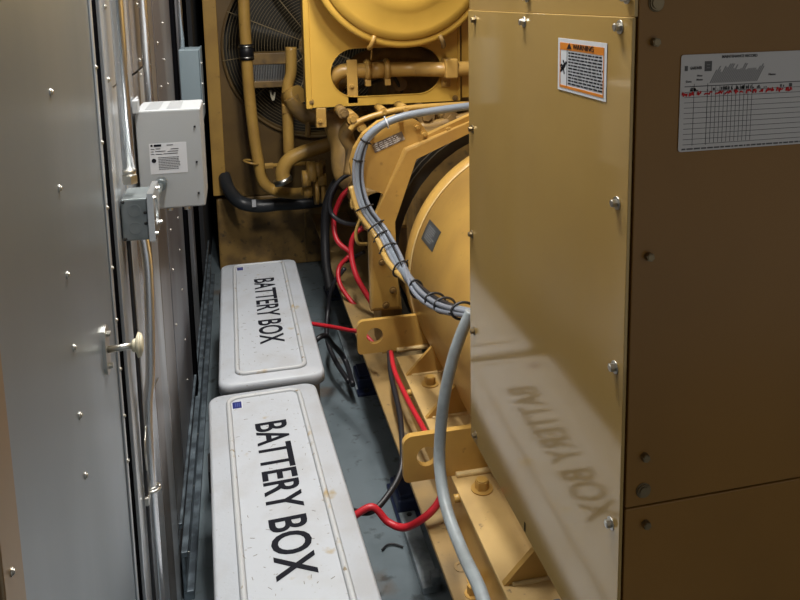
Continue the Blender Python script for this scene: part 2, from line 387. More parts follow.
# battery charger cabinet
CY = 1.52
ch = thing('battery_charger', (-.14, CY+.06, 1.07), 'light grey battery charger cabinet with printed label mounted on the steel wall', 'charger')
cx1 = U(203, 160, Y=CY).x; cz1 = U(165, 110, Y=CY).z; cz0 = U(175, 208, Y=CY).z
cx0 = XW+.006
B().box(cx0, cx1, CY, CY+.14, cz0, cz1, .003).build('housing', 'charger', ch)
for k in range(2):
    xa = cx0+.018+.040*k
    b = B()
    for j in range(7): b.box(xa+.0038*j, xa+.0038*j+.0024, CY+.015, CY+.125, cz1, cz1+.0006)
    b.build('vent_slots', 'chargerv', ch)
b = B(); b.box(XW+.003, cx0+.008, CY-.01, CY+.02, cz1-.004, cz1+.022, .002); b.box(XW+.003, cx0+.002, CY+.02, CY+.06, cz1, cz1+.022, .002); b.build('mounting_lug', 'charger', ch)
for zz in (.82, .46, .14): bolt((cx1-.012, CY, cz0+(cz1-cz0)*zz), (0, -1, 0), .0022, ch, 'black', 'screw', washer=False)
s = Sheet((cx0+.022, CY, cz0+(cz1-cz0)*.36), (1, 0, 0), (0, 0, 1)); W, H = .070, (cz1-cz0)*.31
s.rect(0, W, 0, H, .0001, .0005); lb = s.build('rating_label', 'label', ch); lb['label'] = 'printed rating label'
s.rect(.003, .007, H-.006, H-.002, .0006, .0009); s.rect(.009, .023, H-.0065, H-.002, .0006, .0009)
for r_, (u0, u1, v) in enumerate(((.033, .045, H-.004), (.003, .010, H-.011), (.012, .021, H-.0105), (.040, .055, H-.012), (.003, .008, H-.016), (.011, .030, H-.0155), (.034, .054, H-.0165), (.003, .009, H-.021), (.012, .024, H-.0215), (.026, .053, H-.021))):
    s.rect(u0, u1, v-.0007, v+.0004, .0006, .0009)
for k in range(8):
    x = .016
    while x < .053:
        w = random.uniform(.002, .005); s.rect(x, x+w, H-.029-.0033*k, H-.0278-.0033*k, .0006, .0009); x += w+.001
s.poly([(.003+.0045+.0045*math.cos(a_), H-.034+.0045*math.sin(a_)) for a_ in [k*math.pi/4 for k in range(8)]], .0006, .0009)
s.build('label_print', 'ink', lb)
for dx_ in (.048, .082):
    bb = B(); bb.cyl((cx0+dx_, CY+.06, cz0-.012), (cx0+dx_, CY+.06, cz0), .008, 6); bb.cyl((cx0+dx_, CY+.06, cz0-.02), (cx0+dx_, CY+.06, cz0-.012), .006, 16); bb.build('cable_gland', 'zinc', ch)
# far grey box
gq0 = U(177.5, 50, X=XW+.01); gY = gq0.y
gx1 = U(199.5, 60, Y=gY).x; gz1 = U(180, 50, Y=gY).z; gz0 = U(180, 120, Y=gY).z
gb = thing('switch_box', (XW, gY, gz0), 'plain blue-grey metal switch box mounted behind the charger cabinet', 'electrical box')
B().box(XW+.012, gx1, gY, gY+.16, gz0, gz1, .003).build('box_body', 'greybox', gb)
B().box(gx1, gx1+.003, gY-.004, gY+.16, gz0-.002, gz1+.004, .001).build('box_cover', 'greybox', gb)
for zz in (.2, .5, .8): bolt((gx1+.003, gY+.012, gz0+(gz1-gz0)*zz), (1, 0, 0), .004, gb, 'zinc', 'screw', washer=False)
o = B().cyl((XW+.022, gY+.05, gz1), (XW+.022, gY+.05, 2.45), .009, 16).build('metal_conduit', 'galv')
tag(o, 'thin conduit running up from the top of the blue-grey switch box', 'conduit')

# ================================================================ battery boxes
LZ = .40
bx0 = thing('battery_box', (0, 0, 0), '', 'battery box', 'white battery boxes along the wall')
WX, LY = .151, .512
def lid_ring(sc, z, r):
    sx = sc if sc < .01 else sc+.016
    return [(x, y, z) for x, y in rrect(-WX+sx, WX-sx, -LY+(sc if sc < .01 else sc+.014), LY-(sc if sc < .01 else sc+.002), r)]
def loft(rings):
    b = B(); n = len(rings[0]); V = [[b.bm.verts.new(p) for p in r] for r in rings]
    for a_, c_ in zip(V, V[1:]):
        for i in range(n):
            f = b.bm.faces.new((a_[i], a_[(i+1) % n], c_[(i+1) % n], c_[i])); f.smooth = True
    b.bm.faces.new(V[0][::-1]); f = b.bm.faces.new(V[-1]); return b
lid = loft([lid_ring(0, LZ-.036, .035), lid_ring(0, LZ-.012, .035), lid_ring(.003, LZ-.005, .033), lid_ring(.008, LZ-.002, .03), lid_ring(.036, LZ-.001, .028), lid_ring(.040, LZ+.002, .026), lid_ring(.0405, LZ+.0021, .026)]).build('lid', 'white', bx0)
def ridge():
    b = B(); rs = [lid_ring(.030, LZ-.0015, .030), lid_ring(.033, LZ+.006, .028), lid_ring(.037, LZ+.0085, .026), lid_ring(.041, LZ+.007, .024), lid_ring(.046, LZ+.001, .022)]
    n = len(rs[0]); V = [[b.bm.verts.new(p) for p in r] for r in rs]
    for k in range(len(V)):
        a_, c_ = V[k], V[(k+1) % len(V)]
        for i in range(n):
            f = b.bm.faces.new((a_[i], a_[(i+1) % n], c_[(i+1) % n], c_[i])); f.smooth = True
    return b.build('lid_ridge', 'ridge', lid)
ridge()
b = B(); b.prism(rrect(-WX+.014, WX-.014, -LY+.014, LY-.014, .03), 2, 0, LZ-.034); b.build('box_body', 'whitebody', bx0)
random.seed(11)
s = Sheet((0, 0, LZ+.0019), (1, 0, 0), (0, 1, 0))
for k in range(70):
    u, v, a_, L_ = random.uniform(-.09, .09), random.uniform(-.42, .44), random.uniform(0, 3.14), random.uniform(.003, .010)
    c_, d_ = math.cos(a_), math.sin(a_); w_ = random.uniform(.0004, .0008)
    s.poly([(u-d_*w_, v+c_*w_), (u+d_*w_, v-c_*w_), (u+c_*L_+d_*w_, v+d_*L_-c_*w_), (u+c_*L_-d_*w_, v+d_*L_+c_*w_)], 0, .0006)
s.build('surface_scratches', 'zscr', lid, kind='stuff')
# lettering reads towards the viewer, tops of letters to the right
s = Sheet((-.090, .412, LZ+.0021), (1, 0, 0), (0, 1, 0))
s.rect(0, .030, 0, .040, 0, .0006); st = s.build('sticker', 'label', lid)
s.rect(.003, .027, .003, .037, .0006, .0010); s.build('sticker_panel', 'blue', st)
for k in range(3): s.rect(.010+.005*k, .012+.005*k, .010, .030, .001, .0013)
s.build('sticker_print', 'palebl', st)
for (x, y) in ((-.095, .02), (-.093, -.06)): rivet((x, y, LZ+.0021), (0, 0, 1), .0035, lid, 'black')
b = B()
for zz in (.03,): b.box(-WX-.006, -WX+.012, .20, .28, LZ-.09, LZ-.03, .003)
b.build('latch', 'black', bx0)
def copy_tree(o, parent=None):
    c = o.copy(); COL.objects.link(c); c.parent = parent
    for chd in list(o.children): copy_tree(chd, c)
    return c
bx1 = copy_tree(bx0)
bx0['label'] = 'front white battery box nearest the camera, black lettering along its lid'
bx1['label'] = 'rear white battery box further down the aisle towards the radiator'
def place(o, far_l, far_r, near_r):
    fl_, fr, nr = U(*far_l, Z=LZ), U(*far_r, Z=LZ), U(*near_r, Z=LZ)
    return fl_, fr, nr
bx0.location = (.0500, 1.562, 0); bx0.rotation_euler.z = math.radians(2.5)
bx1.location = (.0555, 2.637, 0); bx1.rotation_euler.z = math.radians(.4)
bx1.scale = (1.03, 1.015, 1)
def lid_of(r): return [c for c in r.children if c.name.startswith('lid')][0]
for r_, (y0, y1, x0, x1) in ((bx0, (.322, -.242, -.036, .047)), (bx1, (.297, -.283, -.026, .052))):
    L = lid_of(r_)
    text('BATTERY BOX', 'lettering', 'ink', None, (x0, y0, LZ+.0021), (0, -1, 0), (1, 0, 0), y0-y1, x1-x0, bold=.016)
    tx = [o for o in COL.objects if o.name.startswith('lettering') and o.parent is None][-1]
    w = Vector(tx['w']); tx.parent = L; tx.location = w - Vector(L['w'])
# fit check is made on the rendered picture

# ================================================================ skid rail
RX, RZ = .373, .30
sk = thing('skid_rail', (RX, 2.6, 0), 'long yellow steel skid rail running under the generator beside the aisle', 'skid rail')
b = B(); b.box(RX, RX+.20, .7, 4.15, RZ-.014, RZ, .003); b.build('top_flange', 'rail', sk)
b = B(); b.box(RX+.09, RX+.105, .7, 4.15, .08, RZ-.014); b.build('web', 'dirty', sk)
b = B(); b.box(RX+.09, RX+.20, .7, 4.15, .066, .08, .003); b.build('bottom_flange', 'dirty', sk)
for (px, py, rr) in ((461, 567, .009), (444.5, 525, .008)):
    q = U(px, py, Z=RZ)
    B().holed(circ(q.x, q.y, rr*1.7, 24), circ(q.x, q.y, rr, 24), 2, RZ+.0002, RZ+.0015).build('hole_rim', 'rail', sk)
    if rr > .009: B().cyl((q.x, q.y, RZ+.0003), (q.x, q.y, RZ+.0008), rr, 20).build('bolt_hole', 'void', sk)
for (px, py) in ((472, 594), (474, 580), (425, 471), (421, 432), (413, 440)):
    q = U(px, py, Z=RZ)
    if py in (580, 594): bolt((q.x, q.y, RZ), (0, 0, 1), .010, sk, 'yellow', h=.02)
# spring isolators below the rail
def isolator(y, label):
    t = thing('vibration_isolator', (RX+.10, y, 0), label, 'vibration mount', 'blue vibration mounts under the skid rail')
    B().box(RX+.015, RX+.185, y-.09, y+.09, 0, .014, .003).build('base_plate', 'isol', t)
    b = B(); b.box(RX+.02, RX+.18, y-.06, y+.06, .014, .056, .006); b.build('housing', 'isol', t)
    b = B()
    for k in (-1, 1): b.tube([(RX+.10+.02*math.cos(a_), y+.03*k+.02*math.sin(a_), .016+.05*a_/(8*math.pi)) for a_ in [j*math.pi/6 for j in range(49)]], .003, 6, cat=False)
    b.build('spring', 'black', t)
    B().box(RX+.03, RX+.17, y-.05, y+.05, .056, .0655, .002).build('top_plate', 'isol', t)
    bolt((RX+.05, y-.075, .014), (0, 0, 1), .008, t, 'black')
for y, l in ((1.47, 'dark blue spring mount under the skid rail nearest the camera'), (2.02, 'dark blue spring mount under the rail between the two lifting lugs'), (2.75, 'dark blue spring mount under the rail beyond the rear lifting lug'), (3.7, 'dark blue spring mount under the rail close to the radiator')): isolator(y, l)
# shallow steel sleepers on the floor
for (p0, p1, lab) in (((392, 488), (425, 588), 'grey steel floor strip beside the skid rail nearest the camera'), ((340, 335), (357, 388), 'grey steel floor strip beside the rail next to the rear battery box')):
    a_, c_ = U(*p0, Z=.02), U(*p1, Z=.02)
    b = B(); b.box(min(a_.x, c_.x)-.004, RX+.07, c_.y, a_.y if p0[1] > 400 else a_.y+.1, 0, .02, .003)
    b.box(min(a_.x, c_.x)+.02, RX+.07, c_.y, c_.y+.03, .02, .045, .003) if p0[1] > 400 else b.box(min(a_.x, c_.x)+.01, min(a_.x, c_.x)+.05, c_.y, c_.y+.2, .02, .03, .003)
    tag(b.build('floor_strip', 'concrete'), lab, 'steel strip', 'steel strips on the floor')

# ================================================================ alternator
AC = Vector((.931, 0, .611)); AR = .428; AY = 2.30
al = thing('alternator', (AC.x, 1.85, RZ), 'large yellow cylindrical alternator on the skid rail behind the control cabinet', 'alternator')
def ringY(y, r, n=96): return [(AC.x+r*math.cos(2*math.pi*k/n), y, AC.z+r*math.sin(2*math.pi*k/n)) for k in range(n)]
def loftb(rs, cap=True):
    b = B(); n = len(rs[0]); V = [[b.bm.verts.new(p) for p in r] for r in rs]
    for a_, c_ in zip(V, V[1:]):
        for i in range(n):
            f = b.bm.faces.new((a_[i], a_[(i+1) % n], c_[(i+1) % n], c_[i])); f.smooth = True
    if cap: b.bm.faces.new(V[0][::-1]); b.bm.faces.new(V[-1])
    return b
loftb([ringY(1.30, AR-.02), ringY(1.30, AR-.004), ringY(1.31, AR), ringY(AY-.075, AR)]).build('barrel', 'yellow', al)
loftb([ringY(AY-.075, AR-.004), ringY(AY-.073, AR+.004), ringY(AY-.004, AR+.004), ringY(AY, AR+.002)]).build('end_flange', 'yellow', al)
b = B(); b.tube(ringY(AY-.074, AR+.002)+[ringY(AY-.074, AR+.002)[0]], .0032, 8, cat=False, cap=False); b.build('weld_bead', 'weld', al)
# mounting foot
FX, FZ = .438, .40
for (x0, x1, y0, y1, z0, z1, nm) in ((FX, .62, .95, 2.16, FZ-.012, FZ, 'foot_plate'), (FX+.004, FX+.016, .95, 2.16, RZ, FZ-.012, 'foot_web')):
    B().box(x0, x1, y0, y1, z0, z1, .002).build(nm, 'foot' if nm == 'foot_plate' else 'yellow', al)
for py in (376, 419, 586):
    px = {376: 406, 419: 425, 586: 505}[py]; q = U(px, py, Z=FZ)
    g = B(); g.prism([(FX+.004, FZ), (.62, FZ), (.62, FZ+.182)], 1, q.y, q.y+.012)
    g = g.build('gusset', 'yellow', al)
    b = B(); b.tube([(FX+.02, q.y-.002, FZ+.001), (.5, q.y-.0025, FZ+.001), (.56, q.y-.002, FZ+.001)], .0045, 8); b.build('weld_bead', 'weld', g)
for (px, py, r_) in ((430, 384, .016), (482, 489, .016)):
    q = U(px, py, Z=FZ); bolt((q.x, q.y, FZ), (0, 0, 1), r_, al, 'yellow', h=.022)
for (px, py) in ((411, 402), (459, 507)):
    q = U(px, py, X=FX); b = B(); b.cyl((FX+.005, q.y, FZ-.012), (FX-.012, q.y, FZ-.012), .009, 16); b.build('stud', 'yellow', al)
# lifting lugs
for Y0, (x0p, x1p, yt, yb_, hx, hy) in ((1.55, (403, 492, 438, 479, 427, 461)), (2.20, (357, 430, 322, 354, 375, 338))):
    a_ = U(x0p, yt, Y=Y0); c_ = U(x0p+1, yb_, Y=Y0); x1 = U(x1p, yb_, Y=Y0).x; h_ = U(hx, hy, Y=Y0)
    zt, zb = a_.z, FZ+.001
    out = [(x1, zb), (x1, zt)]+[(a_.x+.022-.022*math.sin(t_), zt-.022+.022*math.cos(t_)) for t_ in [k*math.pi/12 for k in range(7)]]+[(a_.x+.012-.012*math.cos(t_), zb+.012-.012*math.sin(t_)) for t_ in [k*math.pi/12 for k in range(7)]]
    b = B(); b.holed(out, circ(h_.x, (zt+zb)/2+.002, .024 if Y0 < 2 else .026, 32), 1, Y0, Y0+.016, c=(h_.x, (zt+zb)/2+.002))
    o = b.build('lifting_lug', 'yellow', al)
    b = B(); b.tube([(FX+.01, Y0-.003, FZ+.003), (.5, Y0-.004, FZ+.003), (x1-.005, Y0-.003, FZ+.003)], .008, 8); b.build('weld_bead', 'weld', o)
# lower end body below the cabinet
B().box(.60, 1.26, .85, 1.29, RZ-.02, .60, .01).build('end_bracket', 'yellow', al)
# rhombic-looking blue-grey plate on the barrel
def barrel_pt(px, py):
    d_ = R @ Vector(((px-PPX)/F, -(py-PPY)/F, -1)); o_ = CAM
    a_ = d_.x**2+d_.z**2; dx, dz = o_.x-AC.x, o_.z-AC.z
    bq = 2*(dx*d_.x+dz*d_.z); cq = dx*dx+dz*dz-(AR+.001)**2
    t_ = (-bq-math.sqrt(bq*bq-4*a_*cq))/(2*a_); return o_+d_*t_
cs = [barrel_pt(*p) for p in ((429, 220), (441.6, 231), (432, 252), (421.6, 239))]
b = B(); th = [math.atan2(p.z-AC.z, p.x-AC.x) for p in cs]; ys = [p.y for p in cs]
ya, ybb = (ys[0]+ys[3])/2, (ys[1]+ys[2])/2; t0, t1 = (th[0]+th[1])/2 % (2*math.pi), (th[2]+th[3])/2 % (2*math.pi)
def patch(y0, y1, a0, a1, r0, r1, n=6):
    b = B(); vs = []
    for k in range(n+1):
        a_ = a0+(a1-a0)*k/n
        for (y, r_) in ((y0, r0), (y1, r0), (y1, r1), (y0, r1)): vs.append((AC.x+r_*math.cos(a_), y, AC.z+r_*math.sin(a_)))
    fs = [(0, 1, 2, 3), tuple(4*n+i for i in (3, 2, 1, 0))]
    for k in range(n):
        for i in range(4): fs.append((4*k+i, 4*k+(i+1) % 4, 4*k+4+(i+1) % 4, 4*k+4+i))
    b._add(vs, fs); return b
npl = patch(ya, ybb, t0, t1, AR+.0002, AR+.0014).build('nameplate', 'plate2', al)
b = B()
for k in range(7):
    aa = t0+(t1-t0)*(.2+.1*k)
    q = patch(ya+(ybb-ya)*.15, ya+(ybb-ya)*(.6+.25*random.random()), aa, aa+(t1-t0)*.025, AR+.0014, AR+.0018, 1); q.bm.verts.index_update(); b.merge(q.bm)
b.build('nameplate_print', 'chargerv', npl)

# ================================================================ flywheel housing and adapter ring
fh = thing('flywheel_housing', (.75, 2.5, RZ), 'yellow bell-shaped flywheel housing with octagonal ring around the far end of the alternator', 'engine housing')
RYF = 2.335
rp = [(600, 66), (466, 124), (405, 149), (380, 206), (369, 230), (371, 311), (402, 309), (397, 272), (392, 222), (414, 157), (468, 134), (600, 80)]
b = B(); b.prism([(U(x, y, Y=RYF).x, U(x, y, Y=RYF).z) for x, y in rp], 1, RYF, 2.36)
ed = [e for e in b.bm.edges if all(abs(v.co.y-RYF) < 1e-5 for v in e.verts)]
bmesh.ops.bevel(b.bm, geom=ed, offset=.010, segments=2, affect='EDGES', profile=.5)
b.build('adapter_ring', 'yellow', fh)
b = B()
for k in range(3): b.holed(circ(AC.x, AC.z, .47, 48), circ(AC.x, AC.z, .435, 48), 1, 2.40+.045*k, 2.412+.045*k)
b.build('cooling_fins', 'radcore', fh)  # fins coloured dark so the ring opening looks shaded inside
HY = 2.355
pts = [(371, 311), (369, 232), (380, 205), (383, 194), (368, 188), (357, 186), (352, 176), (350, 164), (354, 149), (363, 134), (378, 122), (396, 115.5), (410, 117.5), (419, 122), (424, 127), (427.5, 135), (466, 117), (600, 60), (600, 80), (468, 134), (414, 157), (392, 222), (397, 272), (402, 309)]
pl = [(U(x, y, Y=HY).x, U(x, y, Y=HY).z) for x, y in pts]
b = B(); b.prism(pl, 1, HY, HY+.03); b.build('housing_plate', 'yellow', fh)
B().box(.60, 1.6, 2.56, 2.72, .40, 1.02, .02).build('bell_housing', 'dirty', fh)
for (x, y) in ((400, 120), (417, 127), (424, 134), (371, 134), (358, 178), (448, 129), (378, 300)):
    q = U(x, y, Y=HY); bolt(q, (0, -1, 0), .008, fh, 'yellow', h=.012)
# nameplate on housing
q0 = U(375, 153, Y=HY); q1 = U(405, 139.5, Y=HY); q2 = U(372, 144, Y=HY)
xd = (q1-q0).normalized(); nn = Vector((0, -1, 0)); yd = nn.cross(xd)
s = Sheet(q0+Vector((0, -.001, 0)), xd, yd); W = (q1-q0).length; H = .030
s.rect(0, W, 0, H); npn = s.build('nameplate', 'plate', fh)
for k in range(4):
    x = .008
    while x < W-.02: w_ = random.uniform(.006, .014); s.rect(x, x+w_, H*(.14+.21*k), H*(.22+.21*k), .0007, .001); x += w_+.004
s.build('nameplate_print', 'label', npn)
# leg of the housing
fx0 = U(372, 311, Y=2.40).x; fz0 = U(385, 311, Y=2.36).z
b = B(); b.box(fx0+.03, fx0+.10, 2.39, 2.54, RZ, fz0+.03); b.build('support_leg', 'dirty', fh)
for (x, y) in ((382, 262), (393, 290), (386, 305)):
    q = U(x, y, Y=RYF); bolt(q, (0, -1, 0), .008, fh, 'dirty', h=.006)

# ================================================================ control cabinet
PX, PY0, PY1, PZ = .39, .695, 1.243, .6944
cc = thing('control_cabinet', (.95, 1.05, PZ), 'tall glossy mustard yellow control cabinet standing over the near end of the alternator', 'control cabinet')
zsm = U(550, 12.5, X=PX).z
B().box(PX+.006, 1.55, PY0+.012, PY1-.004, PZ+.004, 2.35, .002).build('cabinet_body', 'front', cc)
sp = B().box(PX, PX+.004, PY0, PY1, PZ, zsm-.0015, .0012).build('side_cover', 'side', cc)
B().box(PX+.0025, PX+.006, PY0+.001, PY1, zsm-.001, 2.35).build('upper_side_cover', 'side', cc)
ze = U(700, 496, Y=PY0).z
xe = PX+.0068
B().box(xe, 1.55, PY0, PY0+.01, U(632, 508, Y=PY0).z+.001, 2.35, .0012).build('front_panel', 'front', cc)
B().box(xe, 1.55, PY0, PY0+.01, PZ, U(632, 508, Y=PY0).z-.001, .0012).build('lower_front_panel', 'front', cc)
for (x, y) in ((475, 20), (524, 22), (620, 27), (472.5, 129), (472, 234), (474, 331), (476, 435), (617, 203), (615, 367), (611, 523), (525, 527), (527, -3), (627, -3)):
    q = U(x, y, X=PX); q.y = min(max(q.y, PY0+.012), PY1-.006) if x not in (524, 525, 527) else q.y
    if y == 527:
        B().box(PX-.0006, PX, q.y-.002, q.y+.002, q.z-.007, q.z+.007).build('slot', 'void', cc)
    else: bolt(q, (-1, 0, 0), .0047, cc, 'boltdk' if x < 480 else 'zinc', h=.0065)
for (x, y, rr) in ((656, 3, 1), (654, 42, 0), (648, 256, 0), (644, 456, 0), (643, 490, 1), (645, 523, 0)):
    q = U(x, y, Y=PY0)
    if rr: b = B(); b.cyl(q, q+Vector((0, -.003, 0)), .0075, 24); b.cyl(q+Vector((0, -.003, 0)), q+Vector((0, -.0045, 0)), .0058, 24); b.tube([q+Vector((.0082*math.cos(t_), -.0006, .0082*math.sin(t_))) for t_ in [k*math.pi/16 for k in range(33)]], .0008, 6, cat=False); b.build('plug', 'boltdk', cc)
    else: bolt(q, (0, -1, 0), .0048, cc, 'boltdk', h=.006, washer=False)
# warning label
tl, tr, br, bl = [U(*p, X=PX) for p in ((559, 37.5), (607.5, 43.5), (606.5, 102), (558, 89))]
wy0, wy1 = (tl.y+bl.y)/2, (tr.y+br.y)/2; wz1 = (tl.z+tr.z)/2; wz0 = (bl.z+br.z)/2
W, H = wy0-wy1, wz1-wz0
s = Sheet((PX-.0002, wy0, wz0), (0, -1, 0), (0, 0, 1))
s.rect(0, W, 0, H, 0, .0005); wlb = s.build('warning_label', 'label', cc); wlb['label'] = 'white and orange WARNING sticker'
e = W*.045
s.rect(e, W-e, H*.785, H-e*.9, .0005, .0008); s.rect(e, W-e, e*1.2, H*.058, .0005, .0008)
s.rect(e, e*1.35, e, H*.8, .0005, .0008); s.rect(W-e*1.3, W-e, e, H*.8, .0005, .0008); s.build('orange_band', 'orange', wlb)
s.poly([(W*.21, H*.815), (W*.31, H*.815), (W*.26, H*.925)], .0008, .0012)
s.rect(W*.205, W*.213, H*.08, H*.80, .0005, .0008)
for k in range(11):
    x = W*.24
    while x < W*.92:
        w_ = random.uniform(.03, .09)*W; w_ = min(w_, W*.94-x); v = H*(.725-.058*k); s.rect(x, x+w_, v, v+H*.030, .0005, .0008); x += w_+W*.015
# falling figure pictogram
for (u0, v0, u1, v1, t_) in ((.08, .40, .16, .50, .020), (.16, .50, .12, .58, .010), (.16, .50, .195, .56, .012), (.12, .45, .06, .36, .010), (.13, .44, .15, .32, .010), (.06, .46, .10, .50, .01)):
    du, dv = u1-u0, v1-v0; L_ = math.hypot(du*W, dv*H); nx, ny = -dv*H/L_*t_*W, du*W/L_*t_*W
    s.poly([(u0*W+nx, v0*H+ny), (u0*W-nx, v0*H-ny), (u1*W-nx, v1*H-ny), (u1*W+nx, v1*H+ny)], .0005, .0008)
s.build('label_print', 'ink', wlb)
text('WARNING', 'lettering', 'ink', wlb, (PX-.0002, wy0-W*.34, wz0+H*.82), (0, -1, 0), (0, 0, 1), W*.42, H*.095, bold=.0, lift=.0009)
# maintenance record sheet taped to the front
tl, bl = U(680, 55, Y=PY0), U(678, 152, Y=PY0)
z1, z0 = tl.z, bl.z; x0 = (tl.x+bl.x)/2; z1b = U(800, 47.5, Y=PY0).z
ms = thing('maintenance_record_sheet', (x0+.12, PY0-.001, z0), 'white printed maintenance record sheet with red handwriting stuck on the cabinet front', 'record sheet')
s = Sheet((x0, PY0-.0008, z0), (1, 0, 0), (0, 0, 1)); H = z1-z0; W = H*2.1
s.poly(rrect(0, W, 0, H, .003, 3), 0, .0005); s.build('paper', 'paper', ms)
h0, h1 = .0005, .0007
k_ = H/97.  # metres per photo pixel
for j in range(12):
    v = H*(.67-.0545*j); s.rect(.005, W-.004, v, v+(.0009 if j == 0 else .0005), h0, h1)
    if j == 0: continue
for u in (15, 30): s.rect(u*k_, (u+.5)*k_, H*.06, H*.70, h0, h1)
for j in range(12): u = 30+4.6*j; s.rect(u*k_, (u+.5)*k_, H*.08, H*.67, h0, h1)
s.rect(4*k_, 7.5*k_, H-16*k_, H-11*k_, h0, h1)
s.rect(26*k_, 34*k_, H-17*k_, H-7*k_, h0, h1)
x = .004
while x < W-.01: w_ = random.uniform(.002, .008); s.rect(x, x+w_, H*.018, H*.034, h0, h1); x += w_+.0012
for j in range(50):
    u = 6+random.random()*120; s.rect(u*k_, (u+random.uniform(.6, 2.5))*k_, H*.625, H*(.635+.03*random.random()), h0, h1)
s.build('printed_grid', 'papink', ms)
for j in range(26):
    u = 32+2.1*j; hh = random.uniform(.80, .90); s.poly([(u*k_, H*.70), ((u+1.45)*k_, H*.70), ((u+1.45+52*(hh-.7))*k_, H*hh), ((u+52*(hh-.7))*k_, H*hh)], h0, h0+.0001)
s.build('printed_hatching', 'hatch', ms)
s.rect(28.3*k_, 31.8*k_, H-11.0*k_, H-10.2*k_, .0007, .0009); s.rect(28.3*k_, 31.8*k_, H-14.0*k_, H-13.2*k_, .0007, .0009); s.build('printed_logo', 'hatch', ms)
def tsheet(bod, u, v, w_, h_, m='papink', bold=.01): return text(bod, 'lettering', m, ms, (x0+u*k_, PY0-.0008, z0+H-v*k_), (1, 0, 0), (0, 0, 1), w_*k_, h_*k_, bold=bold, lift=.0006)
tsheet('MAINTENANCE RECORD', 45, 4.6, 40, 2.9, bold=.02)
tsheet('GARDNER', 10, 14.8, 13, 3, bold=.02)
tsheet('Date', 6, 27.5, 6, 2); tsheet('Hour', 18, 22, 6, 2); tsheet('Meter', 17.5, 26, 7, 2); tsheet('Name', 99, 24, 8, 2.2, bold=.02)
b = B(); random.seed(3)
u = 2.
while u < 125:
    n_ = random.randint(3, 6); pts = []
    for k in range(n_*2):
        pts.append((x0+(u+k*.8)*k_, PY0-.0018, z0+H-(39.5+random.uniform(-1.8, 1.8)-(1.2 if k % 2 else 0))*k_))
    b.tube(pts, .0007, 5, sub=4); u += n_*1.6+random.choice((1.2, 2.8))
b.build('handwriting', 'redink', ms)
# small grey hose end under the cabinet
q0, q1 = U(560, 597, X=PX), U(598, 597, X=PX)
B().box(PX-.012, PX, q1.y, q0.y, PZ-.004, q0.z, .003).build('rubber_edge_pad', 'coil', cc)
# ================================================================ air cleaner guard and drum
AY2 = 3.0
ag = thing('air_cleaner_guard', (.65, AY2, 1.07), 'bright yellow guard plate with long rounded slot above the flywheel housing', 'guard plate')
gx0 = U(307.5, 60, Y=AY2).x; gx1 = U(458.5, 80, Y=AY2).x; gz0 = U(380, 104.5, Y=AY2).z
slot = []
sx0, sx1 = U(330.5, 71, Y=AY2).x, U(441, 71, Y=AY2).x; sz0, sz1 = U(385, 95, Y=AY2).z, U(385, 47.5, Y=AY2).z; sr = (sz1-sz0)/2
slot = [(sx1-sr+sr*math.cos(t_), (sz0+sz1)/2+sr*math.sin(t_)) for t_ in [-math.pi/2+k*math.pi/14 for k in range(15)]]+[(sx0+sr+sr*math.cos(t_), (sz0+sz1)/2+sr*math.sin(t_)) for t_ in [math.pi/2+k*math.pi/14 for k in range(15)]]
b = B(); b.holed([(gx0, gz0), (gx1, gz0), (gx1, 1.72), (gx0, 1.72)], slot, 1, AY2, AY2+.006, c=((sx0+sx1)/2, (sz0+sz1)/2)); b.build('guard_plate', 'bright', ag)
b = B(); b.holed([(p[0], p[1]) for p in [((sx0+sx1)/2+(x-(sx0+sx1)/2)*1.012, (sz0+sz1)/2+(z-(sz0+sz1)/2)*1.03) for x, z in slot]], slot, 1, AY2-.003, AY2+.003, c=((sx0+sx1)/2, (sz0+sz1)/2)); b.build('slot_edge', 'bright', ag)
b = B(); b.box(gx0, gx0+.006, AY2+.006, AY2+.22, gz0, 1.72); b.box(gx0, gx1, AY2+.006, AY2+.20, gz0, gz0+.006); b.build('side_flange', 'yellow', ag)
b = B(); b.box(gx0-.012, gx0+.012, AY2-.006, AY2+.03, gz0-.004, 1.72, .004); b.build('edge_fold', 'bright', ag)
b = B(); b.box(gx1-.004, gx1+.006, AY2-.008, AY2+.05, gz0, 1.72, .002); b.box(gx1+.018, gx1+.12, AY2+.01, AY2+.016, gz0+.01, 1.72, .002); b.build('edge_fold', 'bright', ag)
for (x, y) in ((311, 102), (455, 98)): bolt(U(x, y, Y=AY2-.001), (0, -1, 0), .008, ag, 'dirty')
DC = U(402, -48, Y=2.9); DR = .362
dr = thing('air_filter_drum', (DC.x, 2.9, DC.z-DR), 'round bright yellow air filter drum end in front of the slotted guard', 'air filter')
def rY(y, r, n=80): return [(DC.x+r*math.cos(2*math.pi*k/n), y, DC.z+r*math.sin(2*math.pi*k/n)) for k in range(n)]
loftb([rY(2.998, DR-.03), rY(2.92, DR-.02), rY(2.90, DR-.008)]).build('drum_body', 'bright', dr)
loftb([rY(2.905, DR-.022), rY(2.905, DR), rY(2.895, DR+.006), rY(2.885, DR), rY(2.882, DR-.012), rY(2.884, DR-.022)], cap=False).build('clamp_ring', 'bright', dr)
loftb([rY(2.89, DR-.02), rY(2.872, DR-.028), rY(2.862, DR-.06), rY(2.864, DR-.13), rY(2.858, DR-.136), rY(2.854, DR-.18), rY(2.852, .01)]).build('drum_cover', 'bright', dr)
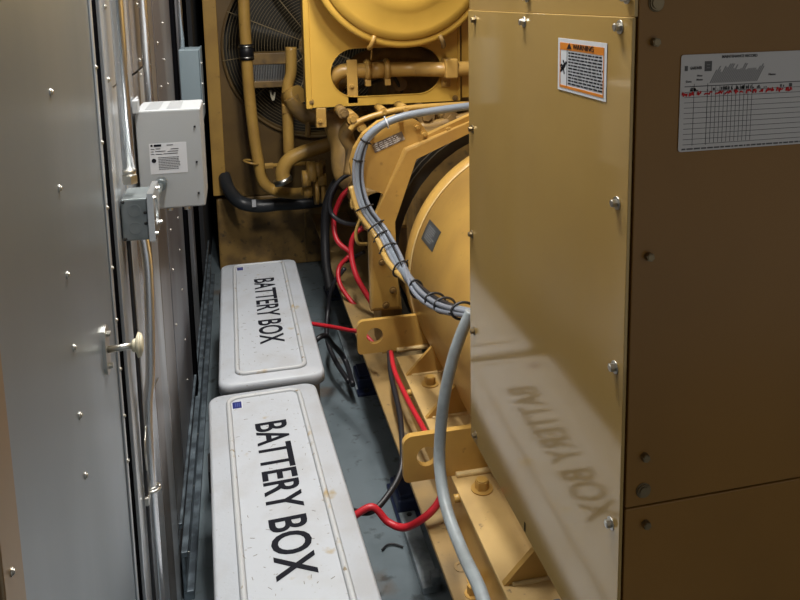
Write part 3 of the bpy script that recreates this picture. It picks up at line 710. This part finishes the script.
for px, py in ((372, 41), (441, 40)):
    q = U(px, py, Y=2.88); b = B(); v = Vector((q.x-DC.x, 0, q.z-DC.z)).normalized(); w_ = Vector((v.z, 0, -v.x))
    b.tube([q-v*.02+Vector((0, -.012, 0)), q-v*.0+Vector((0, -.018, 0)), q+v*.022+Vector((0, -.008, 0)), q+v*.03+Vector((0, .01, 0))], .009, 10); b.build('cover_clip', 'dirty' if px > 400 else 'yellow', dr)
# pipe running through the slot
pz = U(400, 71, Y=2.965).z
cp = thing('coolant_pipe', (.75, 2.965, pz), 'yellow pipe crossing the slot of the guard plate with ring clamps', 'pipe')
pxx = lambda p, y=71: U(p, y, Y=2.965).x
b = B(); b.tube([(pxx(331)+.02, 3.14, pz-.09), (pxx(333)+.01, 3.06, pz-.03), (pxx(345), 3.045, pz), (pxx(365), 3.04, pz), (pxx(392), 3.04, pz), (pxx(415), 3.03, pz), (pxx(432), 2.985, pz), (pxx(450), 2.955, pz), (pxx(520), 2.955, pz)], .0305, 20); b.build('tube', 'yellow', cp)
for p in (370, 390):
    b = B(); xx = pxx(p)
    b.cyl((xx-.012, 3.04, pz), (xx+.012, 3.04, pz), .041, 28); b.cyl((xx-.006, 3.04, pz), (xx+.006, 3.04, pz), .047, 28)
    b.box(xx-.012, xx+.012, 3.01, 3.035, pz-.062, pz-.035, .003); b.build('ring_clamp', 'yellow', cp)
xx = pxx(380); b = B(); b.cyl((xx-.025, 3.04, pz), (xx+.03, 3.04, pz), .034, 24); b.build('coupling', 'yellow', cp)
b = B(); b.box(pxx(348), pxx(359), 3.0, 3.006, sz0-.03, pz+.05, .003); b.build('strap', 'yellow', cp)
b = B(); b.box(pxx(443)-.002, pxx(455), 2.915, 2.994, pz-.034, pz+.045, .006); b.box(pxx(443), pxx(452), 2.988, 2.996, pz-.075, pz-.03, .003); sb = b.build('pipe_bracket', 'yellow', cp)
bolt((pxx(447.5), 2.988, pz-.058), (0, -1, 0), .009, sb, 'yellow')
bolt((pxx(352.5), 3.0, pz-.055), (0, -1, 0), .008, cp, 'yellow')
o = B().tube([U(372, 45, Y=2.985), U(371, 60, Y=2.985)], .003, 8, cat=False).build('thin_wire', 'tan'); tag(o, 'thin tan wire hanging from the drum clip into the guard slot', 'wire')

# ================================================================ engine body
en = thing('engine', (1.0, 3.2, RZ), 'dark grimy yellow diesel engine behind the flywheel housing and guard plate', 'engine')
B().box(.62, 1.7, 2.73, 3.9, RZ, .98, .02).build('engine_block', 'dirty', en)
B().box(.66, 1.6, 3.30, 3.85, .98, 1.75, .03).build('cylinder_head', 'dirty', en)
B().box(.44, .62, 2.73, 3.0, .62, .80, .02).build('starter_mount', 'dirty', en)
B().cyl((.50, 2.73, .70), (.50, 3.3, .70), .075, 28).build('starter_motor', 'dirty', en)
for k in range(5):
    y = 2.85+.2*k; B().cyl((.56, y, .9), (.63, y, .9), .05, 20).build('side_cover', 'dirty', en)
# turbo and manifold lumps under the guard
b = B(); b.tube([U(330, 112, Y=3.2), U(337, 125, Y=3.18), U(343, 145, Y=3.15), U(350, 178, Y=3.1), (.62, 3.05, .75)], .056, 18); b.build('elbow_hose', 'dirty', en)
b = B(); b.box(U(315, 115, Y=3.05).x, U(325, 115, Y=3.05).x, 3.0, 3.05, U(318, 126, Y=3.05).z, gz0-.002, .004); o = b.build('hanger_bracket', 'yellow', en); bolt(U(320, 121, Y=2.999), (0, -1, 0), .008, o, 'yellow')
for (x, y, r_, m_) in ((352, 118, .022, 'yellow'), (361, 127, .018, 'yellow'), (383, 111, .016, 'yellow'), (404, 109, .018, 'yellow'), (425, 115, .034, 'dirty'), (450, 118, .030, 'dirty'), (343, 113, .02, 'dirty'), (463, 122, .02, 'yellow')):
    q = U(x, y, Y=2.74); b = B(); b.cyl(q+Vector((0, -.02, 0)), q+Vector((0, .1, 0)), r_, 20); b.cyl(q+Vector((0, -.034, 0)), q+Vector((0, -.02, 0)), r_*.6, 6); b.build('fitting', m_, en)
b = B(); b.tube([U(350, 130, Y=2.72), U(358, 122, Y=2.72), U(380, 114, Y=2.72), U(410, 108, Y=2.72), U(470, 104, Y=2.72)], .011, 14); b.build('fuel_line', 'yellow', en)
b = B(); b.tube([U(420, 128, Y=2.73), U(445, 124, Y=2.73), U(475, 116, Y=2.73)], .024, 14); b.build('oil_line', 'dirty', en)
b = B(); b.tube([U(352, 122, Y=2.75), U(345, 135, Y=2.8), U(352, 150, Y=2.8), U(350, 175, Y=2.78)], .026, 14); b.build('fuel_line', 'dirty', en)
b = B(); b.tube([U(335, 90, Y=3.22), U(360, 60, Y=3.25), U(400, 52, Y=3.25), U(440, 60, Y=3.22)], .03, 14); b.build('intake_pipe', 'dirty', en)
b = B(); b.tube([U(345, 92, Y=3.15), U(375, 82, Y=3.15), U(392, 76, Y=3.14), U(402, 92, Y=3.15)], .008, 10); b.build('injector_line', 'black', en)
b = B(); b.cyl(U(400, 84, Y=3.22), U(400, 84, Y=3.14), .03, 20); b.build('end_cap', 'dirty', en)

# ================================================================ radiator
RY = 4.2
rd = thing('radiator', (.5, RY, 0), 'tall yellow radiator with round fan shroud, its colour darkened for shade, at the far end of the aisle', 'radiator')
rx0 = U(210, 100, Y=RY).x; rx1 = 1.75
cxr, czr, rr = .44, 1.24, .50
sh = B(); sh.holed([(rx0+.06, .42), (rx1, .42), (rx1, 2.2), (rx0+.06, 2.2)], circ(cxr, czr, rr, 64), 1, RY, RY+.02, c=(cxr, czr)); sh.build('fan_shroud', 'radshade', rd)
loftb([[(cxr+r_*math.cos(2*math.pi*k/64), y, czr+r_*math.sin(2*math.pi*k/64)) for k in range(64)] for (y, r_) in ((RY-.02, rr+.012), (RY-.03, rr+.004), (RY-.02, rr-.002), (RY+.10, rr-.004))], cap=False).build('shroud_rim', 'radshade', rd)
B().box(rx0-.01, rx0+.06, RY-.03, RY+.04, .44, 2.2, .003).build('side_post', 'yellow', rd)
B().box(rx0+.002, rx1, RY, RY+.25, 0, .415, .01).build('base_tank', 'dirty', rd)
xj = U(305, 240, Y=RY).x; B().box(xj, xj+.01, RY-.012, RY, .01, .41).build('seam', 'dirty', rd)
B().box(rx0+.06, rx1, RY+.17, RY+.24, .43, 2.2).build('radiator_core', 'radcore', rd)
b = B()
for k in range(30):
    r_ = .05+k*.0155
    b.tube([(cxr+r_*math.cos(t_), RY-.028, czr+r_*math.sin(t_)) for t_ in [j*2*math.pi/48 for j in range(49)]], .0011, 5, cat=False, cap=False)
for k in range(12):
    a_ = k*math.pi/6+.12; b.tube([(cxr+.05*math.cos(a_), RY-.030, czr+.05*math.sin(a_)), (cxr+(rr+.01)*math.cos(a_), RY-.030, czr+(rr+.01)*math.sin(a_))], .0028, 6, cat=False)
b.build('fan_guard', 'guardwire', rd)
fn = B(); fn.cyl((cxr, RY+.02, czr), (cxr, RY+.12, czr), .09, 28); hub = fn.build('fan_hub', 'dirty', rd)
for k in range(7):
    a_ = 2*math.pi*k/7+.25; u_ = Vector((math.cos(a_), 0, math.sin(a_))); v_ = Vector((-math.sin(a_), 0, math.cos(a_)))
    c0 = Vector((cxr, RY+.07, czr)); b = B(); n_ = 6; vs = []
    for j in range(n_+1):
        r_ = .08+(rr-.11)*j/n_; hw = .05+.03*j/n_; tw = .03
        for (sgn, dy) in ((-1, -tw), (1, tw)):
            for th_ in (-.002, .002): vs.append(c0+u_*r_+v_*hw*sgn+Vector((0, dy+th_, 0)))
    fs = []
    for j in range(n_):
        q = 4*j; fs += [(q, q+4, q+6, q+2), (q+1, q+3, q+7, q+5), (q, q+1, q+5, q+4), (q+2, q+6, q+7, q+3)]
    fs += [(0, 2, 3, 1), (4*n_, 4*n_+1, 4*n_+3, 4*n_+2)]
    b._add(vs, fs, True); b.build('fan_blade', 'radcore', hub)  # dark blade colour carries the gloom behind the fan guard
# finned block: radiator fins lit through, that light put into their colour
q0, q1 = U(252, 88, Y=4.05), U(290, 52, Y=4.05)
oc = thing('lit_fin_block', (q0.x, 4.05, q0.z), 'small finned block for radiator fins lit through, coloured bright, in front of the fan guard', 'cooler')
b = B(); b.box(q0.x, q1.x, 4.03, RY-.032, q0.z+.0, q0.z+.035, .004); b.build('lower_tank', 'dirty', oc)
b = B(); b.box(q0.x, q1.x, 4.03, RY-.032, q1.z-.06, q1.z, .004); b.build('upper_tank', 'dirty', oc)
b = B(); n_ = 22
for k in range(n_):
    x = q0.x+.01+(q1.x-q0.x-.02)*k/n_; b.box(x, x+.003, 4.04, 4.12, q0.z+.035, q1.z-.06)
b.build('fins', 'fins', oc)
# engine-side piping in front of the radiator
def pth(name, label, cat, pts, r, m, Y, group=None, **k):
    P_ = [U(p[0], p[1], Y=(p[2] if len(p) > 2 else Y)) for p in pts]
    o = B().tube(P_, r, 18, **k); return P_, o
t = thing('coolant_pipe', U(262, 180, Y=3.9), 'tall yellow pipe with black coupling bending right at its foot before the radiator', 'pipe')
P_, b = pth('', '', '', [(243.5, -30), (244, 10), (246, 45), (249, 90), (254, 135), (259, 165), (264, 183), (276, 191), (295, 193.5, 3.8), (308, 192, 3.6)], .029, 'dirty', 3.9); b.build('tube', 'yellow', t)
q = U(246.5, 52, Y=3.9); b = B(); b.cyl(q+Vector((0, 0, -.04)), q+Vector((0, 0, .04)), .036, 24); o = b.build('coupling', 'black', t)
for dz in (-.028, .028): b = B(); b.cyl(q+Vector((0, 0, dz-.005)), q+Vector((0, 0, dz+.005)), .038, 24); b.build('hose_clip', 'zinc', o)
for (x0_, x1_, r_) in ((303, 311, .036), (314, 318, .066), (320, 324, .060)):
    a_, c_ = U(x0_, 191, Y=3.55), U(x1_, 191, Y=3.55); c_.z = a_.z; b = B(); b.cyl(a_, c_, r_, 28); b.build('flange', 'yellow', t)
b = B(); q = U(252, 162, Y=3.9); b.tube([q+Vector((.04*math.cos(a_), .04*math.sin(a_), -.01*math.cos(a_))) for a_ in [k*math.pi/10 for k in range(21)]], .006, 8, cat=False); b.build('pipe_clip', 'yellow', t)
t = thing('coolant_pipe', U(289, 150, Y=3.8), 'upright yellow pipe with side branch between the fan guard and engine', 'pipe')
P_, b = pth('', '', '', [(291, 47), (291, 72), (288, 84), (287, 100), (288, 125), (289, 155)], .028, 'dirty', 3.8); b.build('tube', 'yellow', t)
P_, b = pth('', '', '', [(291, 97), (297, 108), (306, 116), (318, 118)], .040, 'dirty', 3.75); b.build('branch', 'dirty', t)
b = B(); b.cyl(U(288, 99, Y=3.8), U(299, 94, Y=3.74), .046, 24); b.build('flange', 'yellow', t)
b = B(); b.cyl(U(282, 107, Y=3.8), U(293, 107, Y=3.8), .04, 6); b.build('union_nut', 'yellow', t)
t = thing('coolant_pipe', U(285, 178, Y=3.7), 'yellow pipe curving up to the right from beside the pipe flanges', 'pipe')
P_, b = pth('', '', '', [(283, 180), (283, 170), (289, 160), (302, 153), (320, 147), (333, 143)], .036, 'dirty', 3.7); b.build('tube', 'yellow', t)
b = B(); b.cyl(U(282, 178, Y=3.7), U(284, 183, Y=3.7), .046, 24); b.build('end_collar', 'zinc', t)
t = thing('drain_rod', U(290, 167, Y=3.85), 'thin yellow brass rod lying level above the pipe flange', 'rod')
a_, c_ = U(265, 166, Y=3.85), U(312, 166, Y=3.85); c_.z = a_.z
B().cyl(a_, c_, .011, 14).build('rod', 'yellow', t); B().cyl(a_, a_+Vector((.04, 0, 0)), .016, 6).build('rod_end', 'yellow', t)
t = thing('valve_assembly', U(312, 175, Y=3.7), 'cluster of small yellow valves and flanges below the curved pipe', 'valve')
for (x, y, r_) in ((306, 179, .04), (311, 172, .05), (318, 170, .035), (322, 180, .03)):
    a_ = U(x-4, y, Y=3.5); c_ = U(x+4, y, Y=3.5); c_.z = a_.z; B().cyl(a_, c_, r_, 20).build('valve_body', 'yellow', t)
B().cyl(U(322, 160, Y=3.7), U(322, 176, Y=3.7), .018, 14).build('valve_stem', 'dirty', t)
o = B().tube([U(224, 176, Y=4.195), U(229, 190, Y=4.10)]+[U(*p, Y=3.98) for p in ((240, 202), (258, 206), (280, 204), (300, 203), (325, 200))], .035, 18).build('rubber_hose', 'coil'); tag(o, 'thick black rubber hose low on the radiator beside the yellow post', 'hose')
o = B().box(U(252, 204, Y=3.93).x, U(256, 204, Y=3.93).x, 3.925, 3.935, U(252, 207, Y=3.93).z, U(252, 200, Y=3.93).z).build('hose_label', 'label', None)
o.parent = [x for x in COL.objects if x.name.startswith('rubber_hose') and x.get('label', '').startswith('thick')][0]; o.location = o.location - o.parent.location
o = B().tube([U(*p) if False else U(p[0], p[1], Y=4.1) for p in ((275, 92), (273, 100), (270, 90))], .006, 8).build('small_fitting', 'ivory'); 
o.parent = oc; o.location = o.location - oc.location
o = B().tube([U(308, 122, Y=3.7), U(308, 133, Y=3.7), U(307, 137, Y=3.7)], .014, 10).build('drain_plug', 'dirty'); tag(o, 'small yellow drain fitting hanging under the pipe branch', 'fitting')
# bracket bar by the guard
# ================================================================ cables
def cable(name, label, cat, pts, r, m, group=None, seg=12):
    o = B().tube([U(p[0], p[1], Y=p[2]) if len(p) == 3 else Vector(p[1:]) for p in pts], r, seg).build(name, m)
    return tag(o, label, cat, group)
cable('battery_cable', 'red cable looping beside the rail below the wire loom, nearest the radiator', 'cable', [(350, 188, 3.05), (341, 198, 3.05), (334, 218, 3.05), (337, 240, 3.0), (350, 252, 2.95)], .0105, 'red')
cable('battery_cable', 'red cable hanging down left of the housing bracket to the rail', 'cable', [(366, 226, 2.8), (355, 234, 2.8), (351, 250, 2.8), (356, 275, 2.75), (370, 300, 2.7), (377, 312, 2.66)], .0105, 'red')
cable('battery_cable', 'dark red cable sagging onto the rail before the housing bracket', 'cable', [(349, 256, 2.95), (339, 268, 2.95), (340, 284, 2.9), (352, 302, 2.85), (364, 312, 2.8)], .009, 'red')
cable('battery_cable', 'red cable from the rear battery box to the rear lifting lug', 'cable', [('w', .17, 2.66, .33), ('w', .215, 2.62, .335), (330, 326.5, 2.55), (348, 330, 2.42), (362, 333, 2.30), (375, 345, 2.24)], .0072, 'red')
cable('battery_cable', 'red cable lying along the rail between the two lifting lugs', 'cable', [(391, 352, 2.16), (395, 372, 2.05), (408, 400, 1.89), (421, 424, 1.76), (431, 442, 1.66)], .0072, 'red')
cable('battery_cable', 'red cable looping from the front battery box up to the front lug', 'cable', [('w', .15, 1.60, .30), ('w', .205, 1.60, .30), (372, 507, 1.60), (388, 522, 1.58), (405, 527.5, 1.55), (425, 517, 1.52), (438, 503, 1.52), (444, 488, 1.53)], .0085, 'red')
cable('battery_cable', 'black cable running from the rear lug past the front lug to the front battery box', 'cable', [(389, 352, 2.17), (391, 375, 2.05), (399, 410, 1.87), (402, 440, 1.74), (401, 470, 1.66), (388, 495, 1.62), (370, 512, 1.60), ('w', .20, 1.66, .28), ('w', .15, 1.67, .28)], .0072, 'blk')
cable('battery_cable', 'black cable curling on the floor between the rear battery box and rail', 'cable', [('w', .17, 2.60, .22), (322, 336, 2.6), (333, 345, 2.7), (345, 360, 2.75), (353, 385, 2.60)], .010, 'blk')
cable('battery_cable', 'long black cable drooping to the floor right of the rear battery box', 'cable', [(345, 268, 2.95), (333, 285, 2.95), (328, 310, 2.95), (327, 338, 2.85), (335, 360, 2.75), (349, 382, 2.62)], .009, 'blk')
cable('engine_cable', 'thick black cable falling straight down left of the red cables', 'cable', [(346, 172, 3.2), (335, 184, 3.2), (327, 205, 3.2), (325, 230, 3.2), (326, 262, 3.15), (330, 290, 3.1)], .020, 'black')
cable('engine_cable', 'black cable looped around the upper red cable', 'cable', [(352, 172, 3.0), (338, 182, 3.0), (330, 198, 3.0), (332, 214, 3.0), (345, 223, 2.95), (366, 224, 2.9)], .009, 'blk')
cable('engine_cable', 'thin black cable crossing right behind the hanging red cable', 'cable', [(345, 262, 3.0), (352, 258, 3.0), (364, 252, 2.95)], .008, 'blk')
cable('yellow_wire', 'thin yellow wire looping below the cable harness', 'wire', [(357, 185, 2.55), (358, 192, 2.52), (352, 200, 2.52), (353, 208, 2.52), (360, 200, 2.52), (361, 215, 2.52), (356, 232, 2.52), (358, 243, 2.52), (367, 244, 2.55)], .006, 'tan')
o = cable('black_wire_scrap', 'short curled black wire offcut lying on the floor by the rail', 'wire', [], .004, 'blk') if False else None
q = [U(x, y, Z=.006) for x, y in ((382, 550), (387, 545), (394, 544), (403, 547))]
tag(B().tube(q, .0028, 8).build('wire_scrap', 'blk'), 'short curled black wire offcut lying on the floor by the rail', 'wire')
# the harness
H_ = [(485, 104, 2.31), (470, 106, 2.31), (440, 110, 2.31), (405, 116, 2.31), (382, 125, 2.31), (366, 139, 2.31), (358, 160, 2.31), (358, 185, 2.30), (366, 210, 2.27), (384, 235, 2.22), (398, 262, 2.08), (418, 290, 1.88), (440, 305, 1.68), (466, 313, 1.46), (490, 318, 1.34)]
hp = [U(*p[:2], Y=p[2]) for p in H_]
hs = thing('cable_harness', hp[7], 'bundle of grey cables strapped with black ties curving over the flywheel housing', 'cable harness')
def off(k, dx, dz, grow=1.):
    o_ = []
    for i, p in enumerate(hp):
        t_ = (hp[min(i+1, len(hp)-1)]-hp[max(i-1, 0)]).normalized(); n_ = t_.cross(Vector((0, 1, 0)))
        if n_.length < 1e-3: n_ = Vector((1, 0, 0))
        n_.normalize(); m_ = t_.cross(n_)
        g = min(1, max(0, (i-3)/3))*(.6 if i >= len(hp)-2 else 1)
        o_.append(p+n_*dx*g+m_*dz*g)
    return o_
B().tube(off(0, .0, 0), .0125, 14).build('conduit', 'conduit', hs)
for (dx, dz) in ((.013, -.007), (.015, .006), (-.011, .006)):
    B().tube(off(0, dx, dz)[4:], .0055, 10).build('cable', 'grcable', hs)
for (dx, dz) in ((.005, -.0135), (.007, .0135), (.001, -.0145)):
    B().tube(off(0, dx, dz)[4:], .0026, 8).build('cable', 'blk', hs)
B().tube(off(0, -.024, .004)[7:-1], .0085, 10).build('wire_loom', 'tan', hs)
# ties
dense = []
for i in range(len(hp)-1):
    for k in range(10): dense.append(hp[i].lerp(hp[i+1], k/10))
for (x, y, m_) in ((386, 120, 'label'), (361, 139, 'black'), (358, 161, 'black'), (366, 207, 'black'), (381, 223, 'black'), (389, 230, 'black'), (394, 246, 'black'), (406, 265, 'black'), (420, 284, 'black'), (434, 300, 'black'), (443, 306, 'black'), (460, 311, 'black')):
    def pj(p):
        c = R.transposed() @ (p-CAM); return PPX-F*c.x/c.z, PPY+F*c.y/c.z
    j = min(range(2, len(dense)-2), key=lambda j: (pj(dense[j])[0]-x)**2+(pj(dense[j])[1]-y)**2)
    p = dense[j]; t_ = (dense[j+2]-dense[j-2]).normalized(); n_ = t_.cross(Vector((0, 1, 0))).normalized(); w_ = t_.cross(n_)
    lo = y > 165; cc_ = p+n_*(-.006 if lo else .0); rx_ = .026 if lo else .0155; ry_ = .018 if lo else .0155
    b = B(); b.tube([cc_+n_*rx_*math.cos(a_)+w_*ry_*math.sin(a_) for a_ in [k*math.pi/12 for k in range(25)]], .003, 6, cat=False, cap=False)
    e_ = cc_ + n_*rx_*(1 if y % 2 else -1); b.tube([e_, e_+n_*.007*(1 if y % 2 else -1)+Vector((0, -.004, 0))], .0025, 6, cat=False)
    b.build('cable_tie', m_, hs)
cq = [U(*p[:2], Y=p[2]) for p in ((471, 312, 1.38), (462, 332, 1.38), (452, 362, 1.38), (444, 400, 1.38), (440, 440, 1.38), (440, 470, 1.36), (447, 510, 1.30), (463, 553, 1.20), (480, 590, 1.10), (492, 630, 1.02))]
t = thing('flexible_conduit', cq[-1], 'thick light grey flexible conduit hanging in front of the alternator and front lug', 'conduit')
B().tube(cq, .0120, 20, sub=12).build('tube', 'conduit2', t)
b = B()
dn = []
for i in range(6, 8):
    for k in range(26): dn.append((cq[i].lerp(cq[i+1], k/26), (cq[i+1]-cq[i]).normalized()))
# ================================================================ lamps on the ceiling
def lamp(x, y, w, l, label, power, sx=0):
    t = thing('ceiling_lamp', (x, y, 2.53), label, 'lamp')
    B().box(x-w/2-.02, x+w/2+.02, y-l/2-.02, y+l/2+.02, 2.54, 2.60, .004).build('lamp_housing', 'lamph', t)
    B().box(x-w/2, x+w/2, y-l/2, y+l/2, 2.52, 2.54, .004).build('diffuser', 'lampw', t)
    L = bpy.data.lights.new('lamp_light', 'AREA'); L.shape = 'RECTANGLE'; L.size = w; L.size_y = l; L.energy = power; L.color = (1, .97, .92)
    lo = bpy.data.objects.new('lamp_light', L); COL.objects.link(lo); lo.parent = t; lo.location = (0, 0, -.03)
    return t
lamp(.12, 1.12, .10, .50, 'slim ceiling strip lamp above the front battery box and cabinet', 15)
lamp(.24, 2.1, .12, .60, 'slim ceiling strip lamp above the rear battery box and alternator', 21)
# ================================================================ world, camera, view
w = bpy.data.worlds.new('world'); S.world = w; w.use_nodes = True
bg = w.node_tree.nodes['Background']; bg.inputs[0].default_value = (.95, .97, 1, 1); bg.inputs[1].default_value = .32
cam = bpy.data.cameras.new('camera'); co = bpy.data.objects.new('camera', cam); COL.objects.link(co)
co.matrix_world = Matrix.Translation(CAM) @ R.to_4x4()
cam.sensor_fit = 'HORIZONTAL'; cam.sensor_width = 36; cam.lens = F/800*36
cam.shift_x = -(PPX-400)/800; cam.shift_y = (PPY-300)/800; cam.clip_start = .02
S.camera = co
S.view_settings.view_transform = 'Standard'; S.view_settings.look = 'None'; S.view_settings.gamma = 1; S.view_settings.use_curve_mapping = False
S.view_settings.exposure = .5
for o in COL.objects:
    if 'w' in o: del o['w']
